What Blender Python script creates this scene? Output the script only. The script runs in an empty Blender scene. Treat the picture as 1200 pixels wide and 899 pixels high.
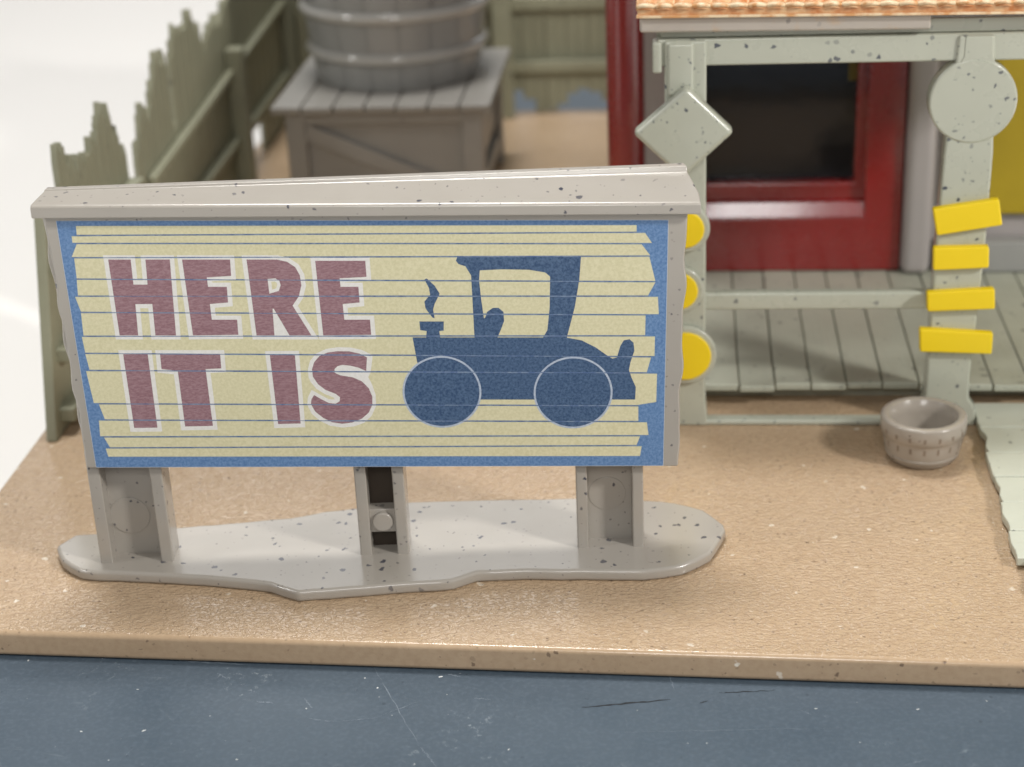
import bpy, bmesh, math, random
from mathutils import Vector, Matrix, noise
from mathutils.geometry import tessellate_polygon

# ---------------------------------------------------------------- camera, world, lights
U = 0.01                      # everything below is written in centimetres
scene = bpy.context.scene
col = scene.collection
rnd = random.Random(7)

cam_data = bpy.data.cameras.new('camera')
cam = bpy.data.objects.new('camera', cam_data)
col.objects.link(cam)
scene.camera = cam
PITCH, YAW, ROLL = math.radians(24.2), math.radians(6.1), math.radians(2.6)
fw = Vector((-math.sin(YAW) * math.cos(PITCH), math.cos(YAW) * math.cos(PITCH), -math.sin(PITCH)))
r0 = Vector((math.cos(YAW), math.sin(YAW), 0)); u0 = r0.cross(fw)
rt = math.cos(ROLL) * r0 - math.sin(ROLL) * u0
up = math.sin(ROLL) * r0 + math.cos(ROLL) * u0
m = Matrix((rt, up, -fw)).transposed().to_4x4()
m.translation = Vector((0, 0, 14.5 * U))
cam.matrix_world = m
cam_data.sensor_width = 36.0
cam_data.lens = 36.0 * 2092 / 1200
cam_data.clip_start = 0.005
cam_data.clip_end = 20
cam_data.dof.use_dof = True
cam_data.dof.focus_distance = 0.272
cam_data.dof.aperture_fstop = 21.0

world = bpy.data.worlds.new('World'); scene.world = world; world.use_nodes = True
bg = world.node_tree.nodes['Background']
bg.inputs['Color'].default_value = (1.0, 0.985, 0.96, 1); bg.inputs['Strength'].default_value = 0.16

def area(name, loc, target, size, power, colr=(1, 0.96, 0.9)):
    l = bpy.data.lights.new(name, 'AREA'); l.shape = 'RECTANGLE'
    l.size, l.size_y = size; l.energy = power; l.color = colr
    o = bpy.data.objects.new(name, l); col.objects.link(o)
    o.location = loc
    o.rotation_euler = (Vector(target) - Vector(loc)).to_track_quat('-Z', 'Y').to_euler()
    return o
area('ceiling_panel', (-0.10, 0.46, 0.95), (-0.03, 0.28, 0), (0.30, 0.16), 6.6, (1, 0.98, 0.95))
area('room_lamp', (0.50, -0.02, 0.40), (-0.04, 0.27, 0.03), (0.07, 0.07), 2.9, (1, 0.97, 0.93))
area('front_lamp', (0.0, -0.16, 0.31), (-0.04, 0.27, 0.03), (0.12, 0.10), 0.55, (1, 0.985, 0.97))
area('left_lamp', (-0.62, 0.08, 0.48), (-0.06, 0.35, 0.03), (0.06, 0.06), 0.9, (1, 0.985, 0.97))
area('back_window', (-0.10, 1.70, 0.88), (-0.03, 0.25, 0.0), (1.3, 0.52), 3.6, (0.98, 0.99, 1.0))

vs = scene.view_settings
vs.view_transform = 'Standard'; vs.look = 'None'; vs.exposure = 0.0; vs.gamma = 1.0
vs.use_curve_mapping = False
scene.render.engine = 'CYCLES'
scene.cycles.use_denoising = True
scene.cycles.max_bounces = 5
scene.cycles.use_adaptive_sampling = True
scene.cycles.adaptive_threshold = 0.02

# ---------------------------------------------------------------- measured outlines (cm, on the sign's own plane)
BB_LOC= [-9.378, 24.563, 0.0]
LETTERS= {'H': [[(0.765, 5.488), (1.103, 5.475), (1.093, 5.074), (1.306, 5.066), (1.323, 5.467), (1.689, 5.453), (1.637, 4.224), (1.322, 4.236), (1.338, 4.75), (1.081, 4.759), (1.059, 4.246), (0.776, 4.257)]], 'E1': [[(1.872, 5.446), (2.59, 5.418), (2.581, 5.158), (2.211, 5.147), (2.213, 4.996), (2.496, 4.985), (2.488, 4.732), (2.21, 4.717), (2.211, 4.461), (2.596, 4.446), (2.589, 4.199), (1.895, 4.215)]], 'R': [[(2.838, 5.409), (3.293, 5.392), (3.44, 5.351), (3.554, 5.262), (3.613, 5.129), (3.622, 4.968), (3.568, 4.793), (3.459, 4.644), (3.701, 4.147), (3.367, 4.16), (3.17, 4.604), (3.151, 4.605), (3.138, 4.168), (2.865, 4.178)], [(3.122, 5.088), (3.241, 5.093), (3.298, 5.051), (3.31, 4.98), (3.273, 4.89), (3.127, 4.85)]], 'E2': [[(3.863, 5.35), (4.613, 5.322), (4.612, 5.066), (4.206, 5.057), (4.209, 4.92), (4.478, 4.91), (4.477, 4.657), (4.219, 4.641), (4.223, 4.385), (4.612, 4.371), (4.613, 4.123), (3.882, 4.14)]], 'I1': [[(0.788, 3.943), (1.165, 3.929), (1.161, 2.681), (0.797, 2.689)]], 'T': [[(1.354, 3.922), (2.275, 3.888), (2.268, 3.651), (2.025, 3.648), (2.031, 2.679), (1.595, 2.686), (1.593, 3.636), (1.347, 3.674)]], 'I2': [[(3.036, 3.844), (3.42, 3.834), (3.403, 2.67), (3.052, 2.673)]], 'S': [[(4.521, 3.751), (4.491, 3.523), (4.377, 3.585), (4.257, 3.622), (4.136, 3.641), (4.055, 3.621), (4.007, 3.574), (4.006, 3.512), (4.087, 3.467), (4.277, 3.425), (4.412, 3.353), (4.509, 3.234), (4.554, 3.087), (4.544, 2.951), (4.478, 2.817), (4.364, 2.719), (4.217, 2.66), (4.055, 2.64), (3.898, 2.672), (3.762, 2.755), (3.648, 2.867), (3.593, 2.996), (3.607, 3.073), (3.654, 3.149), (3.754, 3.078), (3.872, 3.005), (3.977, 2.988), (4.042, 3.028), (4.053, 3.096), (3.991, 3.156), (3.838, 3.23), (3.732, 3.33), (3.664, 3.458), (3.661, 3.583), (3.702, 3.696), (3.79, 3.797), (3.926, 3.855), (4.084, 3.872), (4.258, 3.861), (4.412, 3.818)]]}
CAR= {'body': [(5.24, 4.056), (7.569, 3.968), (7.811, 3.91), (8.016, 3.79), (8.187, 3.651), (8.273, 3.59), (8.343, 3.607), (8.398, 3.794), (8.451, 3.886), (8.538, 3.902), (8.6, 3.843), (8.612, 3.711), (8.55, 3.523), (8.524, 3.391), (8.564, 3.255), (8.625, 3.099), (8.612, 2.887), (5.391, 3.006), (5.416, 3.411), (5.283, 3.645)], 'cab': [(5.993, 5.333), (7.838, 5.274), (7.801, 4.894), (7.721, 4.455), (7.586, 3.96), (7.223, 3.974), (7.296, 4.099), (7.343, 4.47), (7.366, 4.965), (7.293, 5.034), (7.056, 5.086), (6.647, 5.109), (6.316, 5.104), (6.298, 4.951), (6.316, 4.619), (6.343, 4.321), (6.349, 4.007), (6.183, 4.013), (6.183, 4.698), (6.182, 5.028), (6.105, 5.177), (6.004, 5.217), (5.966, 5.273)], 'drv': [(6.329, 4.315), (6.362, 4.339), (6.394, 4.431), (6.483, 4.491), (6.569, 4.491), (6.642, 4.422), (6.645, 4.273), (6.587, 4.125), (6.53, 4.0), (6.339, 4.007)], 'chim': [(5.36, 4.314), (5.73, 4.3), (5.721, 4.15), (5.652, 4.146), (5.663, 4.032), (5.447, 4.04), (5.461, 4.153), (5.365, 4.171)], 'smoke': [(5.478, 4.989), (5.513, 5.006), (5.626, 4.885), (5.694, 4.754), (5.609, 4.591), (5.579, 4.499), (5.595, 4.357), (5.561, 4.37), (5.467, 4.522), (5.456, 4.633), (5.549, 4.741), (5.538, 4.851)]}
WHEELS= [(5.635, 3.125, 0.597, 0.597), (7.658, 3.038, 0.597, 0.598)]
PLANKS= [[(0.356, 6.033), (8.671, 5.729), (8.67, 5.628), (0.349, 5.894)], [(0.27, 5.875), (8.796, 5.603), (8.895, 5.441), (0.268, 5.772)], [(0.328, 5.748), (8.743, 5.425), (8.868, 5.246), (0.223, 5.547)], [(0.258, 5.524), (8.855, 5.225), (8.941, 4.835), (0.251, 5.205)], [(0.248, 5.183), (8.941, 4.813), (8.83, 4.606), (0.231, 4.93)], [(0.183, 4.91), (8.977, 4.578), (8.988, 4.295), (0.239, 4.666)], [(0.236, 4.643), (8.788, 4.281), (8.778, 3.96), (0.223, 4.274)], [(0.194, 4.252), (8.927, 3.932), (8.918, 3.608), (0.21, 3.99)], [(0.207, 3.967), (8.865, 3.588), (8.798, 3.342), (0.236, 3.703)], [(0.18, 3.682), (8.954, 3.312), (8.937, 2.833), (8.686, 2.799), (8.66, 2.791), (0.224, 3.138)], [(0.3, 3.112), (8.66, 2.768), (8.657, 2.52), (0.358, 2.854)], [(0.262, 2.835), (8.789, 2.491), (8.813, 2.27), (0.245, 2.565)], [(0.302, 2.539), (8.68, 2.251), (8.625, 2.105), (0.373, 2.368)], [(0.303, 2.347), (8.704, 2.079), (8.676, 1.91), (0.324, 2.204)]]
SIGN= {'board': [(-0.108, 6.088), (9.428, 5.777), (9.276, 1.697), (-0.041, 2.008)], 'sticker': [(0.075, 6.121), (9.138, 5.788), (9.035, 1.728), (0.11, 2.026)], 'roofbot': [(-0.274, 6.175), (9.642, 5.862)], 'rooftop': [(-0.294, 6.375), (9.604, 6.049)]}
BASE= [(-0.99, 0.64), (-0.78, 0.18), (-0.38, -0.2), (0.81, -0.38), (1.98, -0.59), (2.77, -0.79), (3.24, -1.08), (4.84, -0.94), (5.68, -0.89), (6.05, -0.65), (7.14, -0.66), (8.68, -0.78), (9.3, -0.66), (9.77, -0.26), (10.09, 0.47), (10.08, 0.66), (9.8, 1.18), (9.32, 1.49), (8.83, 1.62), (7.89, 1.74), (5.99, 1.81), (4.68, 1.81), (4.24, 1.71), (3.38, 1.56), (2.82, 1.38), (0.83, 1.15), (-0.02, 1.03), (-0.76, 1.03)]
SCUFF_POINTS= [(-1.509, 21.668, -0.227, 21.898, 0.018, 'scuff'), (0.193, 21.822, 0.317, 21.891, 0.012, 'scuff'), (0.481, 22.091, 1.289, 22.179, 0.012, 'scuff'), (-4.746, 22.682, -3.781, 20.704, 0.008, 'pale_scuff'), (-3.781, 20.704, -3.446, 20.177, 0.008, 'pale_scuff'), (-5.488, 21.278, -5.035, 21.206, 0.01, 'pale_scuff'), (-5.035, 21.206, -4.491, 21.327, 0.008, 'pale_scuff'), (-4.491, 21.327, -3.924, 21.753, 0.008, 'pale_scuff'), (-7.927, 20.294, -7.862, 20.458, 0.012, 'pale_scuff'), (-7.777, 22.737, -6.686, 22.657, 0.02, 'pale_scuff'), (-0.896, 21.076, 2.226, 21.27, 0.005, 'pale_scuff'), (2.962, 20.418, 3.266, 20.563, 0.012, 'pale_scuff'), (-7.094, 22.413, -6.93, 22.279, 0.02, 'pale_scuff'), (-6.338, 21.687, -6.073, 21.651, 0.02, 'pale_scuff'), (-5.64, 21.794, -5.462, 21.536, 0.015, 'pale_scuff'), (-3.569, 22.479, -3.368, 22.416, 0.02, 'pale_scuff'), (-3.115, 21.863, -2.859, 21.826, 0.015, 'pale_scuff'), (-0.244, 22.496, -0.179, 22.162, 0.01, 'pale_scuff'), (1.631, 21.691, 1.781, 21.569, 0.01, 'pale_scuff')]
S_OUTLINE= [(4.611, 3.786), (4.56, 3.501), (4.514, 3.42), (4.563, 3.299), (4.606, 3.124), (4.601, 2.929), (4.517, 2.757), (4.393, 2.644), (4.229, 2.587), (4.05, 2.574), (3.857, 2.614), (3.705, 2.708), (3.591, 2.83), (3.534, 2.989), (3.553, 3.105), (3.623, 3.238), (3.743, 3.156), (3.877, 3.069), (3.965, 3.062), (3.959, 3.093), (3.815, 3.163), (3.699, 3.254), (3.621, 3.373), (3.596, 3.451), (3.596, 3.585), (3.643, 3.727), (3.75, 3.846), (3.913, 3.916), (4.09, 3.938), (4.281, 3.925), (4.452, 3.877)]

# ---------------------------------------------------------------- materials
def lin(c):
    return tuple(((v / 255 + 0.055) / 1.055) ** 2.4 if v > 10 else v / 255 / 12.92 for v in c) + (1.0,)

class Nodes:
    def __init__(s, name):
        s.m = bpy.data.materials.new(name); s.m.use_nodes = True
        s.t = s.m.node_tree; s.b = s.t.nodes['Principled BSDF']
        tc = s.n('ShaderNodeTexCoord')
        mp = s.n('ShaderNodeMapping'); mp.inputs['Scale'].default_value = (100, 100, 100)
        s.l(tc.outputs['Object'], mp.inputs['Vector']); s.co = mp.outputs['Vector']
        # every object gets its own patch of the pattern
        oi = s.n('ShaderNodeObjectInfo')
        mu = s.n('ShaderNodeMath'); mu.operation = 'MULTIPLY'; mu.inputs[1].default_value = 37.0
        s.l(oi.outputs['Random'], mu.inputs[0])
        va = s.n('ShaderNodeVectorMath'); va.operation = 'ADD'
        s.l(s.co, va.inputs[0]); s.l(mu.outputs[0], va.inputs[1]); s.co = va.outputs[0]
        s.rand = oi.outputs['Random']
    def n(s, t): return s.t.nodes.new(t)
    def l(s, a, b): s.t.links.new(a, b)
    def math(s, op, a, b=None, c=None):
        q = s.n('ShaderNodeMath'); q.operation = op
        for i, v in enumerate((a, b, c)):
            if v is None: continue
            if isinstance(v, (int, float)): q.inputs[i].default_value = v
            else: s.l(v, q.inputs[i])
        return q.outputs[0]
    def noise(s, scale, detail=2.0, rough=0.5, co=None, stretch=None):
        co = co or s.co
        if stretch:
            mp = s.n('ShaderNodeMapping'); mp.inputs['Scale'].default_value = stretch
            s.l(co, mp.inputs['Vector']); co = mp.outputs['Vector']
        q = s.n('ShaderNodeTexNoise'); q.inputs['Scale'].default_value = scale
        q.inputs['Detail'].default_value = detail; q.inputs['Roughness'].default_value = rough
        s.l(co, q.inputs['Vector']); return q.outputs['Fac']
    def ramp(s, v, a, b, lo=0.0, hi=1.0):
        q = s.n('ShaderNodeMapRange'); q.inputs['From Min'].default_value = a; q.inputs['From Max'].default_value = b
        q.inputs['To Min'].default_value = lo; q.inputs['To Max'].default_value = hi
        s.l(v, q.inputs['Value']); return q.outputs['Result']
    def mix(s, fac, a, b):
        q = s.n('ShaderNodeMix'); q.data_type = 'RGBA'
        for v, i in ((fac, 0), (a, 6), (b, 7)):
            if isinstance(v, (int, float)): q.inputs[i].default_value = v
            elif isinstance(v, tuple): q.inputs[i].default_value = v
            else: s.l(v, q.inputs[i])
        return q.outputs[2]
    def flecks(s, scale, density, size, seed=0.0, stretch=(1, 1, 1)):
        """sparse irregular specks: a few cells of a Voronoi pattern carry a fleck"""
        wv = s.n('ShaderNodeTexNoise'); wv.inputs['Scale'].default_value = scale * 2.2; wv.inputs['Detail'].default_value = 2
        s.l(s.co, wv.inputs['Vector'])
        sc = s.n('ShaderNodeVectorMath'); sc.operation = 'SCALE'; sc.inputs['Scale'].default_value = 0.5 / scale
        s.l(wv.outputs['Color'], sc.inputs[0])
        ad = s.n('ShaderNodeVectorMath'); ad.operation = 'ADD'; s.l(s.co, ad.inputs[0]); s.l(sc.outputs[0], ad.inputs[1])
        mp = s.n('ShaderNodeMapping'); mp.inputs['Location'].default_value = (seed, seed * 1.7, seed * 0.6)
        mp.inputs['Scale'].default_value = stretch; s.l(ad.outputs[0], mp.inputs['Vector'])
        v = s.n('ShaderNodeTexVoronoi'); v.inputs['Scale'].default_value = scale; s.l(mp.outputs[0], v.inputs['Vector'])
        sep = s.n('ShaderNodeSeparateColor'); s.l(v.outputs['Color'], sep.inputs[0])
        on = s.math('LESS_THAN', sep.outputs[0], density)
        rad = s.math('MULTIPLY_ADD', sep.outputs[1], size, size * 0.35)
        inside = s.ramp(s.math('SUBTRACT', rad, v.outputs['Distance']), 0.0, size * 0.35)
        return s.math('MULTIPLY', on, inside), sep.outputs[2]
    def done(s, color, rough=0.4, spec=0.5, bump=None, dist=0.0002, strength=0.5, coat=0.0):
        if isinstance(color, tuple): s.b.inputs['Base Color'].default_value = color
        else: s.l(color, s.b.inputs['Base Color'])
        if isinstance(rough, (int, float)): s.b.inputs['Roughness'].default_value = rough
        else: s.l(rough, s.b.inputs['Roughness'])
        s.b.inputs['Specular IOR Level'].default_value = spec
        s.b.inputs['Coat Weight'].default_value = coat
        s.b.inputs['Coat Roughness'].default_value = 0.12
        if bump is not None:
            bp = s.n('ShaderNodeBump'); bp.inputs['Strength'].default_value = strength; bp.inputs['Distance'].default_value = dist
            s.l(bump, bp.inputs['Height']); s.l(bp.outputs[0], s.b.inputs['Normal'])
        return s.m

def plastic(name, rgb, fleck=(58, 60, 68), density=0.10, size=0.22, scale=2.6, rough=0.34, vary=0.06, grain=None, coat=0.0, bump=0.00008, stain=None):
    k = Nodes(name)
    c = lin(rgb)
    dark = tuple(v * (1 - vary * 2) for v in c[:3]) + (1,)
    lite = tuple(min(1, v * (1 + vary)) for v in c[:3]) + (1,)
    cl = k.mix(k.noise(1.1, 3, 0.6), dark, lite)
    if stain:
        cl = k.mix(k.ramp(k.noise(1.6, 3, 0.6), 0.56, 0.72, 0, 0.7), cl, lin(stain))
    if fleck:
        f, r = k.flecks(scale, density, size)
        cl = k.mix(k.math('MULTIPLY', f, k.ramp(r, 0, 1, 0.35, 0.95)), cl, lin(fleck))
        f2, r2 = k.flecks(scale * 2.2, density * 0.6, size, 5.3)
        cl = k.mix(k.math('MULTIPLY', f2, k.ramp(r2, 0, 1, 0.2, 0.7)), cl, lin(fleck))
    h = k.noise(3.0, 4, 0.55)
    if grain:
        h = k.math('ADD', h, k.math('MULTIPLY', k.noise(3.0, 3, 0.6, stretch=grain), 0.8))
    ro = k.ramp(k.noise(2.3, 3), 0.3, 0.7, rough - 0.02, rough + 0.04)
    return k.done(cl, ro, 0.5, h, bump, 0.6, coat)

M = {}
M['sign'] = plastic('speckled_warm_grey_plastic', (173, 167, 158), (50, 54, 72), 0.95, 0.175, 4.3, 0.22, 0.03, coat=0.25, bump=0.000025)
M['sage'] = plastic('speckled_sage_plastic', (184, 187, 172), (58, 64, 80), 0.95, 0.18, 4.3, 0.28, 0.04, coat=0.3, bump=0.00006)
M['sage_wood'] = plastic('sage_plank_plastic', (182, 184, 168), (80, 82, 80), 0.4, 0.2, 3.2, 0.36, 0.07, grain=(3.5, 0.4, 3.5), bump=0.0002)
M['boardwalk'] = plastic('pale_boardwalk_plastic', (202, 205, 190), (90, 92, 92), 0.4, 0.2, 3.2, 0.34, 0.05, grain=(0.4, 3.5, 3.5), bump=0.00015)
M['fence'] = plastic('olive_sage_fence_plastic', (144, 144, 122), (96, 96, 84), 0.08, 0.2, 2.0, 0.5, 0.07, grain=(3, 3, 0.3), bump=0.0002)
M['stone'] = plastic('brown_grey_plastic', (160, 160, 157), (92, 86, 82), 0.06, 0.2, 2.2, 0.2, 0.06, grain=(3, 3, 0.3), bump=0.0001)
M['stand'] = plastic('stand_grey_plastic', (150, 147, 141), (92, 86, 82), 0.06, 0.2, 2.2, 0.36, 0.07, grain=(2, 0.4, 3), bump=0.0001)
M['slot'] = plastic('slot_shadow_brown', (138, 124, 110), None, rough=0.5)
M['hoop'] = plastic('hoop_grey_plastic', (184, 182, 176), None, rough=0.14, vary=0.04, coat=1.0, bump=0.00003)
M['tub'] = plastic('tub_grey_plastic', (168, 160, 149), (110, 96, 86), 0.3, 0.2, 4.2, 0.2, 0.06, bump=0.00008)
M['wall'] = plastic('lilac_grey_wall_plastic', (172, 166, 164), (110, 106, 110), 0.04, 0.2, 2.0, 0.4, 0.03)
M['fascia'] = plastic('fascia_grey_plastic', (186, 178, 168), (84, 84, 88), 0.10, 0.2, 2.6, 0.4, 0.04, stain=(196, 160, 116))
M['red'] = plastic('dark_red_plastic', (136, 22, 22), (150, 60, 60), 0.05, 0.2, 3.0, 0.26, 0.08, coat=1.0)
M['yellow'] = plastic('yellow_paint', (246, 214, 24), None, rough=0.38, vary=0.03, bump=0.00005)
M['pane_strip'] = plastic('olive_pane_strip', (104, 92, 34), None, rough=0.6)
M['mustard'] = plastic('mustard_plastic', (178, 154, 30), None, rough=0.5, vary=0.06)
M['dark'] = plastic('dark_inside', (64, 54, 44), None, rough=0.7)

k = Nodes('black_window_plastic')
M['pane'] = k.done(lin((22, 22, 27)), 0.12, 0.5, k.noise(1.2, 2), 0.0002, 0.4)

# orange roof shingles with worn cream rims
k = Nodes('orange_roof_plastic')
M['shingle'] = k.done(k.mix(k.ramp(k.noise(3.2, 4, 0.65), 0.34, 0.62), lin((226, 188, 144)), lin((198, 128, 76))), 0.45, 0.5, k.noise(6, 3), 0.0002, 0.5)
k = Nodes('cream_rim_plastic')
M['rim'] = k.done(k.mix(k.ramp(k.noise(5, 3), 0.42, 0.62), lin((238, 216, 180)), lin((216, 160, 106))), 0.42)

# tan ground: pebbled plastic with brown and white flecks
k = Nodes('tan_pebbled_plastic')
base = k.mix(k.noise(0.5, 4, 0.6), lin((186, 160, 129)), lin((201, 176, 147)))
base = k.mix(k.ramp(k.noise(9, 3, 0.6), 0.4, 0.7, 0, 0.4), base, lin((172, 144, 116)))
f, r = k.flecks(4.6, 0.6, 0.16, 1.0); base = k.mix(k.math('MULTIPLY', f, k.ramp(r, 0, 1, 0.15, 0.8)), base, lin((84, 66, 54)))
f, r = k.flecks(3.0, 0.32, 0.15, 8.0); base = k.mix(k.math('MULTIPLY', f, k.ramp(r, 0, 1, 0.3, 1.0)), base, lin((244, 236, 220)))
f, r = k.flecks(9.0, 0.6, 0.2, 3.0); base = k.mix(k.math('MULTIPLY', f, k.ramp(r, 0, 1, 0.1, 0.55)), base, lin((92, 74, 60)))
h = k.math('ADD', k.ramp(k.noise(16.0, 2, 0.6, stretch=(0.75, 1.15, 1)), 0.40, 0.60), k.math('MULTIPLY', k.noise(1.3, 2), 0.25))
gm = k.n('ShaderNodeNewGeometry'); sx_ = k.n('ShaderNodeSeparateXYZ'); k.l(gm.outputs['True Normal'], sx_.inputs[0])
h = k.math('MULTIPLY', h, k.ramp(sx_.outputs[2], 0.9, 0.99, 0.05, 1.0))      # only the top is pebbled, the lip is smooth
M['tan'] = k.done(base, k.ramp(k.noise(4, 3), 0.3, 0.7, 0.12, 0.22), 0.6, h, 0.0001, 1.0)

# slate blue tray: dust, hairline scratches, scuffs
k = Nodes('slate_blue_plastic')
base = k.mix(k.noise(0.35, 4, 0.6), lin((66, 80, 93)), lin((80, 94, 106)))
base = k.mix(k.ramp(k.noise(14, 2), 0.45, 0.75, 0, 0.35), base, lin((96, 110, 124)))
f, r = k.flecks(3.4, 0.7, 0.06, 2.0); base = k.mix(k.math('MULTIPLY', f, k.ramp(r, 0, 1, 0.2, 1.0)), base, lin((226, 228, 226)))
f, r = k.flecks(5.0, 0.4, 0.12, 6.0); base = k.mix(k.math('MULTIPLY', f, k.ramp(r, 0, 1, 0.2, 0.8)), base, lin((30, 38, 48)))
for sd, st_, th in ((1, (0.35, 1.6, 1), 0.006), (2, (1.3, 0.5, 1), 0.005)):
    q = k.noise(0.8 * sd, 3, 0.45, stretch=st_)
    line = k.ramp(k.math('ABSOLUTE', k.math('SUBTRACT', q, 0.5)), 0.0, th, 1.0, 0.0)
    brk = k.ramp(k.noise(1.7, 3, 0.7), 0.56, 0.70)
    base = k.mix(k.math('MULTIPLY', k.math('MULTIPLY', line, brk), 0.25), base, lin((150, 162, 170)))
scuff = k.math('MULTIPLY', k.ramp(k.noise(0.55, 3), 0.58, 0.70), k.ramp(k.noise(8, 4, 0.75), 0.58, 0.68))
base = k.mix(k.math('MULTIPLY', scuff, 0.55), base, lin((166, 176, 182)))
M['blue'] = k.done(base, k.ramp(k.noise(1.2, 4), 0.3, 0.7, 0.36, 0.5), 0.5, k.noise(5, 3), 0.00012, 0.5)
k = Nodes('black_scuff'); M['scuff'] = k.done(lin((24, 28, 34)), 0.6)
k = Nodes('pale_scuff'); M['pale_scuff'] = k.done(k.mix(k.noise(9, 3), lin((64, 78, 94)), lin((136, 148, 158))), 0.6)

# printed inks: fine halftone grain
def ink(name, a, b, scale=26, stretch=(1, 1, 1), rough=0.42):
    k = Nodes(name)
    return k.done(k.mix(k.ramp(k.noise(scale, 2, 0.7, stretch=stretch), 0.35, 0.65), lin(a), lin(b)), rough, 0.4)
M['paper'] = ink('white_paper_edge', (196, 202, 210), (206, 212, 218))
M['ink_blue'] = ink('light_blue_ink', (88, 124, 172), (118, 152, 194), 24)
M['ink_cream'] = ink('cream_ink', (216, 210, 170), (228, 222, 187), 22)
M['ink_white'] = ink('white_ink', (232, 230, 224), (240, 238, 234), 22)
M['ink_maroon'] = ink('maroon_ink', (143, 106, 114), (167, 134, 140), 24, (0.6, 1, 1.7))
M['ink_navy'] = ink('navy_ink', (52, 78, 114), (88, 113, 145), 26)
M['ink_line'] = ink('grey_blue_line_ink', (88, 112, 156), (140, 158, 182), 9)
M['ink_ring'] = ink('pale_ring_ink', (170, 184, 206), (196, 206, 220), 20)

k = Nodes('white_cloth')
M['cloth'] = k.done(lin((240, 238, 235)), 0.8, 0.2)

# ---------------------------------------------------------------- mesh helpers
def link(name, verts, faces, mat, parent=None, loc=(0, 0, 0), bevel=0.0, smooth=False, seg=2, fix=True):
    me = bpy.data.meshes.new(name)
    me.from_pydata([(x * U, y * U, z * U) for x, y, z in verts], [], faces)
    if fix:
        bm = bmesh.new(); bm.from_mesh(me)
        bmesh.ops.recalc_face_normals(bm, faces=bm.faces); bm.to_mesh(me); bm.free()
    me.materials.append(M[mat] if isinstance(mat, str) else mat)
    o = bpy.data.objects.new(name, me); col.objects.link(o)
    o.location = [v * U for v in loc]
    if parent is not None: o.parent = parent
    if bevel:
        b = o.modifiers.new('bevel', 'BEVEL'); b.width = bevel * U; b.segments = seg; b.limit_method = 'ANGLE'; b.angle_limit = math.radians(35)
        smooth = True
    if smooth:
        for p in me.polygons: p.use_smooth = True
        if bevel:
            w = o.modifiers.new('normals', 'WEIGHTED_NORMAL'); w.keep_sharp = True
    return o

def thing(name, label, cat, loc=(0, 0, 0), rz=0.0, group=None):
    o = bpy.data.objects.new(name, None); col.objects.link(o)
    o.empty_display_size = 0.01
    o.location = [v * U for v in loc]; o.rotation_euler.z = rz
    o['label'] = label; o['category'] = cat
    if group: o['group'] = group
    return o

def struct(o): o['kind'] = 'structure'; return o
def lab(o, text): o['label'] = text; return o

def box(x0, x1, y0, y1, z0, z1):
    v = [(x, y, z) for z in (z0, z1) for y in (y0, y1) for x in (x0, x1)]
    f = [(0, 2, 3, 1), (4, 5, 7, 6), (0, 1, 5, 4), (2, 6, 7, 3), (0, 4, 6, 2), (1, 3, 7, 5)]
    return v, f

def prism_y(poly, y0, y1):
    """outline in x,z pushed along y"""
    n = len(poly)
    v = [(x, y0, z) for x, z in poly] + [(x, y1, z) for x, z in poly]
    f = [tuple(range(n)), tuple(range(2 * n - 1, n - 1, -1))] + [(i, i + n, (i + 1) % n + n, (i + 1) % n) for i in range(n)]
    return v, f

def prism_x(poly, x0, x1):
    n = len(poly)
    v = [(x0, y, z) for y, z in poly] + [(x1, y, z) for y, z in poly]
    f = [tuple(range(n)), tuple(range(2 * n - 1, n - 1, -1))] + [(i, i + n, (i + 1) % n + n, (i + 1) % n) for i in range(n)]
    return v, f

def prism_z(poly, z0, z1):
    n = len(poly)
    v = [(x, y, z0) for x, y in poly] + [(x, y, z1) for x, y in poly]
    f = [tuple(range(n)), tuple(range(2 * n - 1, n - 1, -1))] + [(i, i + n, (i + 1) % n + n, (i + 1) % n) for i in range(n)]
    return v, f

def join(*parts):
    V, F = [], []
    for v, f in parts:
        k0 = len(V); V += v; F += [tuple(i + k0 for i in q) for q in f]
    return V, F

def shift(geo, dx=0, dy=0, dz=0):
    return [(x + dx, y + dy, z + dz) for x, y, z in geo[0]], geo[1]

def disc_y(cx, cz, r, y0, y1, n=40):
    return prism_y([(cx + r * math.cos(2 * math.pi * i / n), cz + r * math.sin(2 * math.pi * i / n)) for i in range(n)], y0, y1)

def lathe(profile, n=48, cx=0, cy=0):
    v = []; f = []
    for r, z in profile:
        for i in range(n):
            a = 2 * math.pi * i / n
            v.append((cx + r * math.cos(a), cy + r * math.sin(a), z))
    for j in range(len(profile) - 1):
        for i in range(n):
            f.append((j * n + i, j * n + (i + 1) % n, (j + 1) * n + (i + 1) % n, (j + 1) * n + i))
    return v, f

def bar(p, q, w, t):
    """square-section bar between two points (w across, t along y)"""
    p, q = Vector(p), Vector(q); d = (q - p).normalized()
    a = d.cross(Vector((0, 1, 0)));
    a = a.normalized() if a.length > 1e-6 else Vector((1, 0, 0))
    b = d.cross(a).normalized()
    v = []
    for c in (p, q):
        for s1, s2 in ((-1, -1), (1, -1), (1, 1), (-1, 1)):
            v.append(tuple(c + a * (w / 2 * s1) + b * (t / 2 * s2)))
    return v, [(0, 1, 2, 3), (7, 6, 5, 4), (0, 4, 5, 1), (1, 5, 6, 2), (2, 6, 7, 3), (3, 7, 4, 0)]

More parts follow.
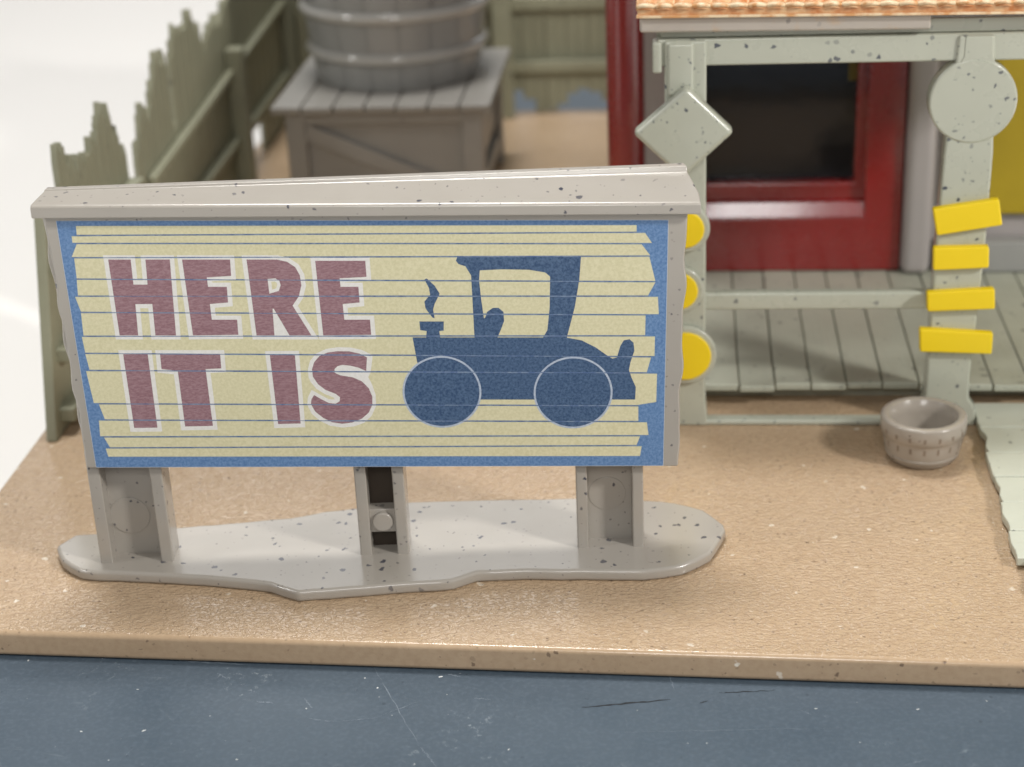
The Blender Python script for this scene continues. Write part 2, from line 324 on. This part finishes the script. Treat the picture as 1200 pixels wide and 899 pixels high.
def sheet(polys, y):
    """flat printed shape with optional hole, facing -y"""
    pts = [p for q in polys for p in q]
    tri = tessellate_polygon([[Vector((a, b, 0)) for a, b in q] for q in polys])
    V = [(a, y, b) for a, b in pts]; F = []
    for t in tri:
        a, b, c = (Vector(pts[i]) for i in t)
        F.append(tuple(t) if (b - a).cross(c - a) > 0 else (t[0], t[2], t[1]))
    return V, F

def offset_poly(poly, d):
    n = len(poly)
    ar = sum(poly[i][0] * poly[(i + 1) % n][1] - poly[(i + 1) % n][0] * poly[i][1] for i in range(n))
    s = -1 if ar > 0 else 1
    out = []
    for i in range(n):
        p0, p1, p2 = Vector(poly[i - 1]), Vector(poly[i]), Vector(poly[(i + 1) % n])
        e1, e2 = (p1 - p0).normalized(), (p2 - p1).normalized()
        n1, n2 = Vector((-e1.y, e1.x)) * s, Vector((-e2.y, e2.x)) * s
        b = n1 + n2
        b = b.normalized() if b.length > 1e-5 else n1
        k = d / max(0.45, b.dot(n1))
        out.append(tuple(p1 + b * k))
    return out

# ---------------------------------------------------------------- setting
# white cloth sweep: floor rising to a back wall
N = 90
V = []; F = []
for j in range(N + 1):
    t = j / N
    s = t * 420
    if s < 230: y, z = -60 + s, -1.2
    elif s < 300:
        a = (s - 230) / 70 * math.pi / 2; y, z = 170 + 44.6 * math.sin(a), -1.2 + 44.6 * (1 - math.cos(a))
    else: y, z = 214.6, 43.4 + (s - 300)
    for i in range(N + 1):
        x = -220 + 440 * i / N
        w = noise.noise((x * 0.03 + y * 0.02, y * 0.045 - x * 0.01, z * 0.03)) * (1.6 if x < -16 or y > 62 else 0.0)
        V.append((x, y, z + (w + 0.2 if w > 0 else w * 0.25)))
for j in range(N):
    for i in range(N):
        a = j * (N + 1) + i; F.append((a, a + 1, a + N + 2, a + N + 1))
struct(link('backdrop', V, F, 'cloth', smooth=True))

def front_y(x): return 22.43 - 0.034 * (x + 0)
tray = [(-12.32, 12.0), (14, 12.0), (14, 58), (-12.32, 58)]
tray_o = struct(link('blue_tray', *prism_z(tray, -1.2, -0.46), 'blue', bevel=0.06))
# the tan ground slab with a softly rounded lip
slab = [(-12.3, front_y(-12.3)), (13.8, front_y(13.8)), (13.8, 52.0), (-12.3, 52.0)]
struct(link('tan_ground', *prism_z(slab, -0.456, 0.0), 'tan', bevel=0.09, seg=4))

def sliver(name, x0, y0, x1, y1, w, mat, seed):
    r = random.Random(seed); n = 16; a = []; b = []
    dx, dy = x1 - x0, y1 - y0; L = math.hypot(dx, dy); nx, ny = -dy / L, dx / L
    for i in range(n + 1):
        t = i / n; ww = w * (0.25 + r.random()) * math.sin(math.pi * min(0.96, max(0.04, t))) ** 0.4
        j = r.uniform(-0.012, 0.012)
        a.append((x0 + dx * t + nx * (ww + j), y0 + dy * t + ny * (ww + j), -0.457)); b.append((x0 + dx * t + nx * (j - ww), y0 + dy * t + ny * (j - ww), -0.457))
    return link(name, a + b, [(i, i + 1, n + 2 + i, n + 1 + i) for i in range(n)], mat, tray_o)
SC = SCUFF_POINTS
for i, (x0, y0, x1, y1, w, mt) in enumerate(SC): sliver('scuff_mark', x0, y0, x1, y1, w, mt, i)

# ---------------------------------------------------------------- the billboard
ANG = math.radians(4.5)
bb = thing('billboard', 'speckled grey billboard reading HERE IT IS beside a blue car silhouette', 'billboard', BB_LOC, ANG)

# base plate: irregular puddle outline, smoothed edge
def densify(poly, step, amp, seed):
    out = []; n = len(poly)
    for i in range(n):
        p0, p1, p2, p3 = (Vector(poly[(i + k) % n]) for k in (-1, 0, 1, 2))
        m_ = max(1, int((p2 - p1).length / step))
        for k in range(m_):
            t = k / m_
            q = 0.5 * ((2 * p1) + (p2 - p0) * t + (2 * p0 - 5 * p1 + 4 * p2 - p3) * t * t + (-p0 + 3 * p1 - 3 * p2 + p3) * t ** 3)
            lnr = p1.lerp(p2, t)
            q = lnr.lerp(q, 0.35)
            w = noise.noise((q.x * 2.2, q.y * 2.2, seed)) * amp
            out.append((q.x, q.y + w))
    return out
bp_out = densify(BASE, 0.25, 0.03, 3.0)
link('base_plate', *prism_z(bp_out, 0.0, 0.2), 'sign', bb, bevel=0.06, seg=3)

def board_bot(u): return 2.008 + (1.697 - 2.008) * (u + 0.04) / 9.317
def leg(u0, u1, fw_, kind):
    zt = board_bot((u0 + u1) / 2) + 0.25
    w = 0.30
    ftop = 0.0
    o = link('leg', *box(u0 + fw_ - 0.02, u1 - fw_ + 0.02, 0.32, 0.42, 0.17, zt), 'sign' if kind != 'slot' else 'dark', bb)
    for a, b in ((u0, u0 + fw_), (u1 - fw_, u1)):
        link('flange', *box(a, b, ftop, 0.52, 0.15, zt), 'sign', o, bevel=0.025)
    mid = (u0 + u1) / 2
    if kind == 'mark':
        link('moulding_mark', *disc_y(u0 + 0.50, 0.90, 0.33, 0.305, 0.325), 'sign', o, bevel=0.01)
    elif kind == 'mark2':
        link('moulding_mark', *disc_y(u0 + 0.50, 1.02, 0.30, 0.312, 0.325), 'sign', o, bevel=0.006)
    else:
        link('peg_block', *box(u0 + fw_ - 0.02, u1 - fw_ + 0.02, 0.10, 0.5, 0.56, 0.98), 'sign', o, bevel=0.015)
        link('peg', *disc_y(mid + 0.0, 0.77, 0.165, 0.03, 0.12), 'sign', o, bevel=0.02)
    return o
leg(-0.10, 1.09, 0.20, 'mark')
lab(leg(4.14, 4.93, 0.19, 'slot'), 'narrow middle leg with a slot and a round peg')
leg(7.66, 8.73, 0.18, 'mark2')

# board with wavy, carved-looking side edges
(b0, b1, b2, b3) = SIGN['board']
def wavy(a, b, sgn, seed, n=40):
    out = []
    for i in range(n + 1):
        t = i / n; x = a[0] + (b[0] - a[0]) * t; z = a[1] + (b[1] - a[1]) * t
        e = min(1, t * 8, (1 - t) * 8)
        x += sgn * e * 0.026 * (math.sin(t * 21 + seed) * 0.7 + math.sin(t * 38 + seed * 2) * 0.4)
        out.append((x, z))
    return out
up_ = 0.12
left = wavy((b0[0], b0[1] + up_), b3, -1, 0.5)
right = wavy((b1[0], b1[1] + up_), b2, 1, 1.9)
link('board', *prism_y(left + right[::-1], -0.15, 0.12), 'sign', bb, bevel=0.035, seg=2)
left = wavy((b0[0] - 0.11, b0[1] + up_), (b3[0] - 0.07, b3[1] + 0.05), -1, 3.4)
right = wavy((b1[0] - 0.02, b1[1] + up_), (b2[0] - 0.02, b2[1] + 0.05), 1, 4.2)
link('backing_board', *prism_y(left + right[::-1], 0.115, 0.42), 'sign', bb, bevel=0.035, seg=2)

# roof cap: sloped top, moulded front edge, raised lip along the back
def cap(profile_l, profile_r, uL, uR):
    n = len(profile_l)
    V = [(u + uL, y, z) for u, y, z in profile_l] + [(u + uR, y, z) for u, y, z in profile_r]
    F = [tuple(range(n)), tuple(range(2 * n - 1, n - 1, -1))] + [(i, (i + 1) % n, (i + 1) % n + n, i + n) for i in range(n)]
    return V, F
PL = [(0, -0.35, 6.235), (0, -0.35, 6.40), (0.01, -0.31, 6.44), (0.03, -0.13, 6.45), (0.06, 0.27, 6.452), (0.06, 0.30, 6.47), (0.07, 0.46, 6.46), (0.07, 0.55, 6.10), (0.02, 0.0, 6.24), (0.02, -0.16, 6.24)]
PR = [(0, -0.35, 5.925), (0, -0.35, 6.07), (-0.01, -0.31, 6.115), (-0.03, -0.13, 6.185), (-0.15, 0.27, 6.385), (-0.16, 0.30, 6.47), (-0.19, 0.46, 6.47), (-0.19, 0.55, 5.9), (-0.02, 0.0, 5.93), (-0.02, -0.16, 5.93)]
link('roof_cap', *cap(PL, PR, -0.23, 9.61), 'sign', bb, bevel=0.028, seg=3)

# the printed sticker
sx = SIGN['sticker']
st_ = link('sticker', *prism_y(offset_poly(sx, 0.006), -0.153, -0.1515), 'paper', bb)
Y = -0.1535
link('printed_border', *sheet([sx], Y), 'ink_blue', st_)
for p in PLANKS: link('printed_plank', *sheet([p], Y - 0.001), 'ink_cream', st_)
for key in ('H', 'E1', 'R', 'E2', 'I1', 'T', 'I2', 'S'):
    polys = LETTERS[key]
    d = 0.068
    link('letter_outline', *sheet([S_OUTLINE if key == 'S' else offset_poly(polys[0][:9] + polys[0][13:] if key == 'R' else polys[0], d)] + [offset_poly(q, -0.05) for q in polys[1:]], Y - 0.002), 'ink_white', st_)
    link('letter', *sheet(polys, Y - 0.003), 'ink_maroon', st_)
for key, nm in (('body', 'printed_car_body'), ('cab', 'printed_car_cab'), ('drv', 'printed_driver'), ('chim', 'printed_chimney'), ('smoke', 'printed_smoke')):
    link(nm, *sheet([CAR[key]], Y - 0.002 - (0.0004 if key in ('cab', 'chim') else 0.0)), 'ink_navy', st_)
for cx, cz, r, _ in WHEELS:
    ring = [(cx + (r + 0.012) * math.cos(i * math.pi / 32), cz + (r + 0.012) * math.sin(i * math.pi / 32)) for i in range(64)]
    link('printed_wheel_ring', *sheet([ring], Y - 0.003), 'ink_ring', st_)
    whl = [(cx + (r - 0.018) * math.cos(i * math.pi / 32), cz + (r - 0.018) * math.sin(i * math.pi / 32)) for i in range(64)]
    link('printed_wheel', *sheet([whl], Y - 0.004), 'ink_navy', st_)
# the grain lines between the planks run over the print
for i in range(len(PLANKS) - 1):
    a, b = PLANKS[i], PLANKS[i + 1]
    L0 = max(a[-1][0], b[0][0]); L1 = min(a[-2][0], b[1][0]); n = 60
    def zl(x):
        z1 = a[-1][1] + (a[-2][1] - a[-1][1]) * (x - a[-1][0]) / (a[-2][0] - a[-1][0])
        z2 = b[0][1] + (b[1][1] - b[0][1]) * (x - b[0][0]) / (b[1][0] - b[0][0])
        return (z1 + z2) / 2
    T = []; B = []
    for q in range(n + 1):
        x = L0 + (L1 - L0) * q / n
        h = 0.011 * (0.75 + 0.6 * noise.noise((x * 1.3, i * 3.1, 0)))
        T.append((x, Y - 0.005, zl(x) + h)); B.append((x, Y - 0.005, zl(x) - h))
    link('printed_grain_line', T + B, [(q, n + 1 + q, n + 2 + q, q + 1) for q in range(n)], 'ink_line', st_)

# ---------------------------------------------------------------- tub by the boardwalk
tub = thing('planter_tub', 'small round grey half-barrel tub on the tan ground by the boardwalk', 'tub', (4.17, 28.92, 0))
prof = [(0.0, 0.003), (0.52, 0.003), (0.58, 0.025), (0.62, 0.09), (0.665, 0.22), (0.695, 0.40), (0.705, 0.50), (0.712, 0.51), (0.742, 0.53), (0.75, 0.66), (0.75, 0.80), (0.738, 0.832), (0.70, 0.845), (0.615, 0.84), (0.59, 0.82), (0.582, 0.76), (0.56, 0.74), (0.552, 0.60), (0.52, 0.20), (0.46, 0.07), (0.0, 0.06)]
link('bowl', *lathe(prof, 56), 'tub', tub, smooth=True)
link('lower_band', *lathe([(0.59, 0.09), (0.640, 0.11), (0.652, 0.16), (0.660, 0.20), (0.62, 0.21)], 56), 'tub', tub, smooth=True)
for i in range(36):
    a = 2 * math.pi * (i // 2) / 18 + 0.1; r = 0.678
    c = Vector((math.cos(a), math.sin(a), 0)); t = Vector((-c.y, c.x, 0))
    v = []
    lo_ = i % 2 == 0
    for dz in ((0.34, 0.45) if lo_ else (0.60, 0.68)):
        rr = (r + 0.022 - (0.5 - dz) * 0.12) if lo_ else 0.747
        for dr, dt in ((-0.05, -0.022), (0.008, -0.022), (0.008, 0.022), (-0.05, 0.022)):
            v.append(tuple(c * (rr + dr) + t * dt + Vector((0, 0, dz))))
    link('stave_mark', v, [(0, 1, 2, 3), (7, 6, 5, 4), (0, 4, 5, 1), (1, 5, 6, 2), (2, 6, 7, 3), (3, 7, 4, 0)], 'slot', tub)

# ---------------------------------------------------------------- boardwalk (right edge)
bw = thing('boardwalk', 'pale sage plank boardwalk leading forward from the porch at right', 'boardwalk', (7.2, 27, 0))
ys = [30.75, 29.72, 28.70, 27.76, 26.84, 25.86, 24.96, 24.0, 23.1]
for i in range(len(ys) - 1):
    y1, y0 = ys[i] - 0.008, ys[i + 1] + 0.008
    xl = (5.30, 5.31, 5.24, 5.25, 5.20, 5.17, 5.36, 5.4)[i]
    n = 7; pts = []
    for q in range(n + 1):
        t = q / n
        pts.append((xl - 7.2 + 0.07 * noise.noise((t * 2.5, i * 4.0, 1)) , y0 + (y1 - y0) * t - 27))
    pts += [(2.2, y1 - 27), (2.2, y0 - 27)]
    link('plank', *prism_z(pts, 0.05, 0.20 + rnd.uniform(-0.008, 0.008)), 'boardwalk', bw, bevel=0.02)
link('bearer', *box(-1.6, 2.1, -3.6, 3.4, 0.0, 0.055), 'dark', bw)

# ---------------------------------------------------------------- storefront
SX, SY = 3.5, 34.0
sf = thing('storefront', 'toy storefront with sage porch, dark red window frame and orange shingle eave', 'storefront', (SX, SY, 0))
def S(geo): return shift(geo, -SX, -SY, 0)
def sp(name, geo, mat, bevel=0.0, parent=None, **kw): return link(name, *S(geo), mat, parent or sf, bevel=bevel, **kw)

# walls around the window opening
wl = sp('wall', join(box(-0.9, -0.05, 37.2, 37.7, 0, 8.2), box(4.4, 12.0, 37.2, 37.7, 0, 8.2), box(-0.05, 4.4, 37.2, 37.7, 0, 0.9), box(-0.05, 4.4, 37.2, 37.7, 6.6, 8.2)), 'wall')
sp('side_wall', box(-0.9, -0.4, 37.705, 45.0, 0, 8.2), 'wall')
win = sp('window', box(-0.04, 4.39, 37.42, 37.5, 0.905, 6.595), 'pane')
def ring_frame(x0, x1, z0, z1, w, wb, y0, y1, wl_=None):
    wl_ = w if wl_ is None else wl_
    out = [(x0, z0), (x1, z0), (x1, z1), (x0, z1)]; inn = [(x0 + wl_, z0 + wb), (x1 - w, z0 + wb), (x1 - w, z1 - w), (x0 + wl_, z1 - w)]
    V = [(x, y, z) for y in (y0, y1) for x, z in out + inn]
    F = []
    for i in range(4):
        j = (i + 1) % 4
        F += [(i, j, 4 + j, 4 + i), (8 + i, 12 + i, 12 + j, 8 + j), (i, 8 + i, 8 + j, j), (4 + i, 4 + j, 12 + j, 12 + i)]
    return V, F
sp('outer_frame', ring_frame(-0.32, 4.60, 0.52, 7.3, 0.80, 1.24, 36.85, 37.20, 0.3), 'red', 0.05, win, seg=4)
sp('inner_frame', ring_frame(-0.2, 3.95, 1.80, 6.7, 0.36, 0.66, 37.10, 37.42, 0.25), 'red', 0.05, win, seg=3)
sp('sill', prism_x([(36.84, 1.77), (36.96, 2.06), (37.15, 2.10), (37.15, 1.765), (36.84, 1.765)], 0.0, 3.80), 'red', 0.02, win)
lab(sp('pane_strip', box(3.42, 3.60, 37.38, 37.405, 4.6, 6.3), 'pane_strip', 0, win), 'narrow dull yellow streak on the dark window pane')  # thin olive strip added before the opaque pane, for the yellow seen in the glass
# the round red corner pillar, grey pilaster, mustard door
sp('pillar', shift(lathe([(0.0, 0.0), (0.41, 0.0), (0.41, 9.0), (0.0, 9.0)], 32), -1.26, 37.3, 0), 'red', smooth=False, bevel=0.02)
sp('pilaster', box(4.62, 5.22, 36.55, 37.19, 0.5, 7.3), 'wall', 0.2, seg=4)
dr = sp('door', box(5.55, 8.6, 36.95, 37.19, 1.72, 7.2), 'mustard', 0.08)
sp('doorstep', box(5.4, 8.8, 36.7, 37.19, 0.5, 1.2), 'stone', 0.06)

# porch floor planks
xs = [-1.0 + 0.67 * i for i in range(17)]
for i in range(len(xs) - 1):
    fy = 30.92 + rnd.uniform(-0.09, 0.09); zz = rnd.uniform(-0.012, 0.012)
    sp('porch_plank', box(xs[i] + 0.02 - 0.02, xs[i + 1] - 0.02, fy, 37.15, 0.36, 0.50 + zz), 'sage_wood', 0.03)
sp('porch_joist', box(-0.9, 9.0, 31.5, 31.8, 0.0, 0.355), 'sage_wood', 0.02)
sp('porch_underside', box(-0.9, 9.0, 33.0, 36.9, 0.0, 0.34), 'dark')
sp('ground_sill', box(0.30, 4.5, 30.16, 30.42, 0.0, 0.12), 'sage', 0.04)
sp('railing', box(0.30, 4.45, 30.28, 30.52, 2.26, 2.60), 'sage', 0.05)

# left post with the diamond and the yellow discs
pl = [(-0.36, 7.25), (0.36, 7.25), (0.36, 6.9), (0.36, 1.0), (0.37, 0.45), (0.41, 0.0), (-0.45, 0.0), (-0.40, 0.45), (-0.36, 1.0)]
post = sp('porch_post', prism_y(pl, 30.14, 30.5), 'sage', 0.05)
sp('capital', box(-0.30, 0.14, 30.08, 30.2, 6.3, 7.22), 'sage', 0.05, post)
dd = [(0.015, 6.54), (0.84, 5.735), (-0.06, 4.90), (-0.91, 5.735)]
lab(sp('diamond_plate', prism_y(dd, 29.80, 30.12), 'sage', 0.10, post, seg=4), 'diamond-shaped plate at the top of the post')
for cx, cz, r in ((-0.02, 3.92, 0.35), (-0.13, 2.75, 0.35), (-0.01, 1.48, 0.47)):
    sp('disc_rim', disc_y(cx, cz, r + 0.10, 30.02, 30.15), 'sage', 0.04, post)
    lab(sp('yellow_disc', disc_y(cx, cz, r, 29.97, 30.03), 'yellow', 0.03, post), 'round yellow disc on the post')
# right post with the round head and the yellow strips
pr_ = [(4.56, 7.25), (5.16, 7.25), (5.26, 5.2), (5.24, 3.4), (5.13, 1.0), (5.14, 0.55), (5.28, 0.35), (5.28, 0.0), (4.22, 0.0), (4.24, 0.35), (4.35, 0.6), (4.35, 1.0), (4.38, 3.4), (4.43, 5.2)]
post2 = sp('porch_post', prism_y(pr_, 30.14, 30.5), 'sage', 0.05)
lab(sp('round_plate', disc_y(4.86, 6.12, 0.74, 30.115, 30.48, 48), 'sage', 0.05, post2, seg=3), 'round plate at the top of the post')
sp('capital', prism_y([(4.52, 6.6), (4.66, 6.9), (4.67, 7.24), (5.12, 7.24), (5.14, 6.9), (5.26, 6.6)], 30.125, 30.2), 'sage', 0.02, post2)
for tq in ([(4.27, 4.25), (5.39, 4.42), (5.48, 3.94), (4.37, 3.76)], [(4.32, 3.54), (5.28, 3.55), (5.30, 3.15), (4.34, 3.11)], [(4.25, 2.70), (5.43, 2.76), (5.46, 2.37), (4.28, 2.33)], [(4.16, 2.00), (5.46, 1.91), (5.46, 1.50), (4.19, 1.55)]):
    lab(sp('yellow_strip', prism_y(tq, 29.98, 30.16), 'yellow', 0.035, post2), 'yellow strip nailed across the post')

# header beam, fascia, roof
sp('header_beam', box(-0.48, 9.0, 30.20, 30.48, 6.80, 7.27), 'sage', 0.04)
sp('beam_end', box(-0.56, -0.40, 30.12, 30.5, 6.70, 7.24), 'sage', 0.04)
sp('soffit', box(-0.5, 9.0, 30.5, 37.2, 7.20, 7.40), 'sage')
sp('upper_beam', box(-0.42, 9.0, 30.30, 30.6, 7.275, 7.52), 'sage', 0.02)
fa = [(-0.77, 7.42), (4.08, 7.38), (4.08, 7.69), (-0.77, 7.76)]
sp('fascia', prism_y(fa, 30.05, 30.28), 'fascia', 0.05)
roof = sp('roof', ([(-0.80, 29.98, 7.72), (9.0, 29.98, 7.62), (9.0, 37.6, 10.5), (-0.80, 37.6, 10.6), (-0.80, 29.96, 7.865), (9.0, 29.96, 7.765), (9.0, 37.6, 10.7), (-0.80, 37.6, 10.8)], [(0, 3, 2, 1), (4, 5, 6, 7), (0, 1, 5, 4), (1, 2, 6, 5), (2, 3, 7, 6), (3, 0, 4, 7)]), 'shingle')
sp('eave_trim', prism_y([(-0.82, 7.70), (9.0, 7.60), (9.0, 7.645), (-0.82, 7.745)], 29.93, 30.04), 'rim', 0.01, roof)
for row in range(5):
    for i in range(24):
        w = 0.31; x0 = -0.82 + i * w + (0.155 if row % 2 else 0); 
        y0 = 29.99 + row * 0.34; zb = 7.865 + row * 0.135 - (x0 + 0.8) * 0.0102
        n = 8; v = []
        for q in range(n + 1):
            a = q / n; zz = 0.04 * math.sin(math.pi * a)
            yy = y0 - 0.09 * math.sin(math.pi * a)
            v += [(x0 + w * a, yy, zb + zz - 0.05), (x0 + w * a, yy, zb + zz), (x0 + w * a, y0 + 0.5, zb + 0.19 + zz * 0.4)]
        f = []
        for q in range(n):
            b = q * 3; f += [(b, b + 3, b + 4, b + 1), (b + 1, b + 4, b + 5, b + 2)]
        sh = sp('shingle', (v, f), 'shingle', 0, roof, smooth=True)
        if row < 3:
            v = []
            for q in range(n + 1):
                a = q / n; zz = 0.04 * math.sin(math.pi * a); yy = y0 - 0.09 * math.sin(math.pi * a) - 0.012
                v += [(x0 + w * a, yy, zb + zz - 0.02), (x0 + w * a, yy - 0.015, zb + zz + 0.03), (x0 + w * a, yy + 0.06, zb + zz + 0.05), (x0 + w * a, yy + 0.05, zb + zz - 0.005)]
            f = []
            for q in range(n):
                b = q * 4
                for s_ in range(4): f.append((b + s_, b + 4 + s_, b + 4 + (s_ + 1) % 4, b + (s_ + 1) % 4))
            rimv = [(x - SX, y - SY, z) for x, y, z in v]
            me = link('shingle_rim', rimv, f, 'rim', roof, smooth=True)

# ---------------------------------------------------------------- stand and barrel
st = thing('barrel_stand', 'square grey slatted stand under the barrel, with plank top and diagonal brace', 'stand', (-7.35, 44.7, 0))
TX, TY = -7.35, 44.7
def T(geo): return shift(geo, -TX, -TY, 0)
def tp(name, geo, mat='stand', bevel=0.0, parent=None): return link(name, *T(geo), mat, parent or st, bevel=bevel)
for i in range(7):
    w = 5.45 / 7; x0 = -10.12 + i * w
    tp('top_plank', box(x0, x0 + w - 0.03, 41.85 + rnd.uniform(-0.05, 0.05), 47.55, 2.80, 3.0), bevel=0.05)
for x in (-9.85, -5.45):
    for y in (42.15, 46.7):
        tp('leg', box(x, x + 0.5, y, y + 0.5, 0.0, 2.79), bevel=0.04)
tp('front_panel', box(-9.4, -5.4, 42.4, 42.55, 0.0, 2.79))
tp('side_panel', box(-5.25, -5.1, 42.6, 46.75, 1.2, 2.6))
tp('apron', box(-9.4, -5.4, 42.22, 42.42, 2.42, 2.79), bevel=0.03)
tp('front_rail', box(-9.4, -5.4, 42.22, 42.42, 0.0, 0.35), bevel=0.03)
tp('brace', bar((-9.4, 42.32, 2.25), (-5.5, 42.32, 0.55), 0.42, 0.16), bevel=0.03)
tp('side_rail', box(-5.3, -5.0, 42.66, 46.69, 0.45, 0.85), bevel=0.03)

br = thing('barrel', 'big round grey stave barrel with raised hoops standing on the slatted stand', 'barrel', (-7.42, 45.35, 3.0))
NS = 18
def rad(z): return 2.08 + 0.30 * math.sin(math.pi * min(1, max(0, (z + 0.2) / 5.6)))
for i in range(NS):
    a0 = 2 * math.pi * i / NS + 0.004; a1 = 2 * math.pi * (i + 1) / NS - 0.004
    v = []; f = []; nz = 10; na = 3
    for j in range(nz + 1):
        z = 5.2 * j / nz
        for q in range(na + 1):
            a = a0 + (a1 - a0) * q / na; r = rad(z) + (0.006 if 0 < q < na else 0)
            v.append((r * math.cos(a), r * math.sin(a), z))
    for j in range(nz):
        for q in range(na):
            b = j * (na + 1) + q; f.append((b, b + 1, b + na + 2, b + na + 1))
    link('stave', v, f, 'stone', br, smooth=True)
link('head', *lathe([(0.0, 0.02), (2.06, 0.02), (2.2, 2.0), (2.06, 5.1), (0.0, 5.1)], 40), 'stone', br)
for z in (0.80, 1.85, 3.35, 4.4):
    r = rad(z)
    link('hoop', *lathe([(r - 0.05, z - 0.16), (r + 0.06, z - 0.15), (r + 0.14, z - 0.06), (r + 0.14, z + 0.05), (r + 0.06, z + 0.14), (r - 0.05, z + 0.15)], 64), 'hoop', br, smooth=True)

# ---------------------------------------------------------------- fences
def picket(parent, a, w, h, lo, horiz, th=0.16, mat='fence'):
    """a ragged board; horiz: runs along x instead of y"""
    r = rnd
    pts = [(a, lo), (a + w, lo + r.uniform(-0.04, 0.04)), (a + w, h - r.uniform(0, 0.35)), (a + w * 0.62, h - r.uniform(0, 0.12)), (a + w * 0.4, h + r.uniform(0, 0.12)), (a + w * 0.25, h - r.uniform(0.05, 0.3)), (a, h - r.uniform(0.1, 0.5))]
    V, F = prism_y(pts, -th / 2, th / 2)
    if not horiz: V = [(-y, x, z) for x, y, z in V]
    return link('picket', V, F, mat, parent, bevel=0.02)

FX = -11.95
fence_f = thing('picket_fence', 'short ragged fence section at far left, behind the billboard end', 'fence', (FX, 33, 0), group='ragged picket fences around the yard')
hs = [(30.5, 4.2), (31.1, 4.3), (31.75, 5.0), (32.2, 4.7), (32.55, 4.55), (33.0, 4.5), (33.45, 4.6), (33.9, 4.65), (34.3, 5.1), (34.75, 4.95), (35.15, 4.35), (35.5, 3.95)]
for i, (y, h) in enumerate(hs):
    y2 = hs[i + 1][0] if i + 1 < len(hs) else 35.85
    w2 = (y2 - y) / 2
    picket(fence_f, y - 33, w2, h + rnd.uniform(-0.2, 0.05), 0.0, False, 0.13); picket(fence_f, y - 33 + w2, w2, h, 0.0, False)
link('end_post', *prism_x([(-3.6, 0.0), (-2.42, 4.3), (-2.1, 4.25), (-2.1, 0.0)], -0.10, 0.12), 'fence', fence_f, bevel=0.04)
for z in (0.25, 1.35, 2.9):
    link('rail', *box(0.09, 0.40, -3.3 + z * 0.27, 2.85, z, z + 0.28), 'fence', fence_f, bevel=0.04)

fence_l = thing('picket_fence', 'long ragged olive fence running back along the left edge towards the barrel', 'fence', (FX, 45, 0), group='ragged picket fences around the yard')
prof = [(36.6, 3.6), (37.0, 4.4), (37.5, 4.1), (38.0, 4.6), (38.5, 5.1), (39.0, 5.05), (39.5, 3.3), (39.9, 5.0), (40.4, 5.25), (41.0, 5.2), (41.6, 5.35), (42.2, 4.95), (42.7, 4.4), (43.2, 4.6), (43.8, 4.75), (44.4, 4.7), (45.0, 4.9), (45.6, 5.0), (46.2, 5.4), (46.9, 5.7), (47.6, 5.9), (48.3, 6.1), (49.0, 6.0), (49.8, 6.2), (50.6, 6.3), (51.4, 6.2)]
for i, (y, h) in enumerate(prof):
    y2 = prof[i + 1][0] if i + 1 < len(prof) else 52.1
    gap = 0.9 if 45.9 < y < 48 else 0.0
    w2 = (y2 - y) / 2
    picket(fence_l, y - 45, w2, h + rnd.uniform(-0.25, 0.1), gap, False, 0.12); picket(fence_l, y - 45 + w2, w2, h, gap, False)
def slope_rail(z0, z1, y0=37.0, y1=51.8):
    V = []
    for y, z in ((y0 - 45, z0), (y1 - 45, z1)):
        V += [(0.085, y, z), (0.30, y, z), (0.30, y, z + 0.22), (0.085, y, z + 0.22)]
    return V, [(0, 1, 2, 3), (7, 6, 5, 4), (0, 4, 5, 1), (1, 5, 6, 2), (2, 6, 7, 3), (3, 7, 4, 0)]
link('rail', *slope_rail(2.6, 3.4), 'fence', fence_l, bevel=0.05)
link('rail', *slope_rail(1.1, 1.3), 'fence', fence_l, bevel=0.05)
for y in (44.7, 51.4):
    link('post', *box(0.09, 0.52, y - 45, y - 44.5, 0.0, 3.75), 'fence', fence_l, bevel=0.04)

fence_b = thing('picket_fence', 'sage back fence of narrow boards between the barrel and the red pillar', 'fence', (-6.0, 51.9, 0), group='ragged picket fences around the yard')
x = -6.0; i = 0
while x < 7.0:
    w = rnd.uniform(0.28, 0.36)
    lo = 0.36 + 0.32 * math.sin(i * 0.95) if i % 7 != 3 else 0.0
    picket(fence_b, x, w, 5.2 + rnd.uniform(-0.5, 0.5), max(-0.0, lo), True, 0.16 if i % 2 else 0.10); x += w; i += 1
link('rail', *box(-5.7, 7.0, -0.45, -0.085, 1.25, 1.62), 'fence', fence_b, bevel=0.05)
link('rail', *box(-5.7, 7.0, -0.45, -0.085, 3.1, 3.5), 'fence', fence_b, bevel=0.05)
for x in (-5.3, 0.42, 5.8):
    link('post', *box(x, x + 0.55, -0.85, -0.43, 0.0, 5.0), 'fence', fence_b, bevel=0.04)
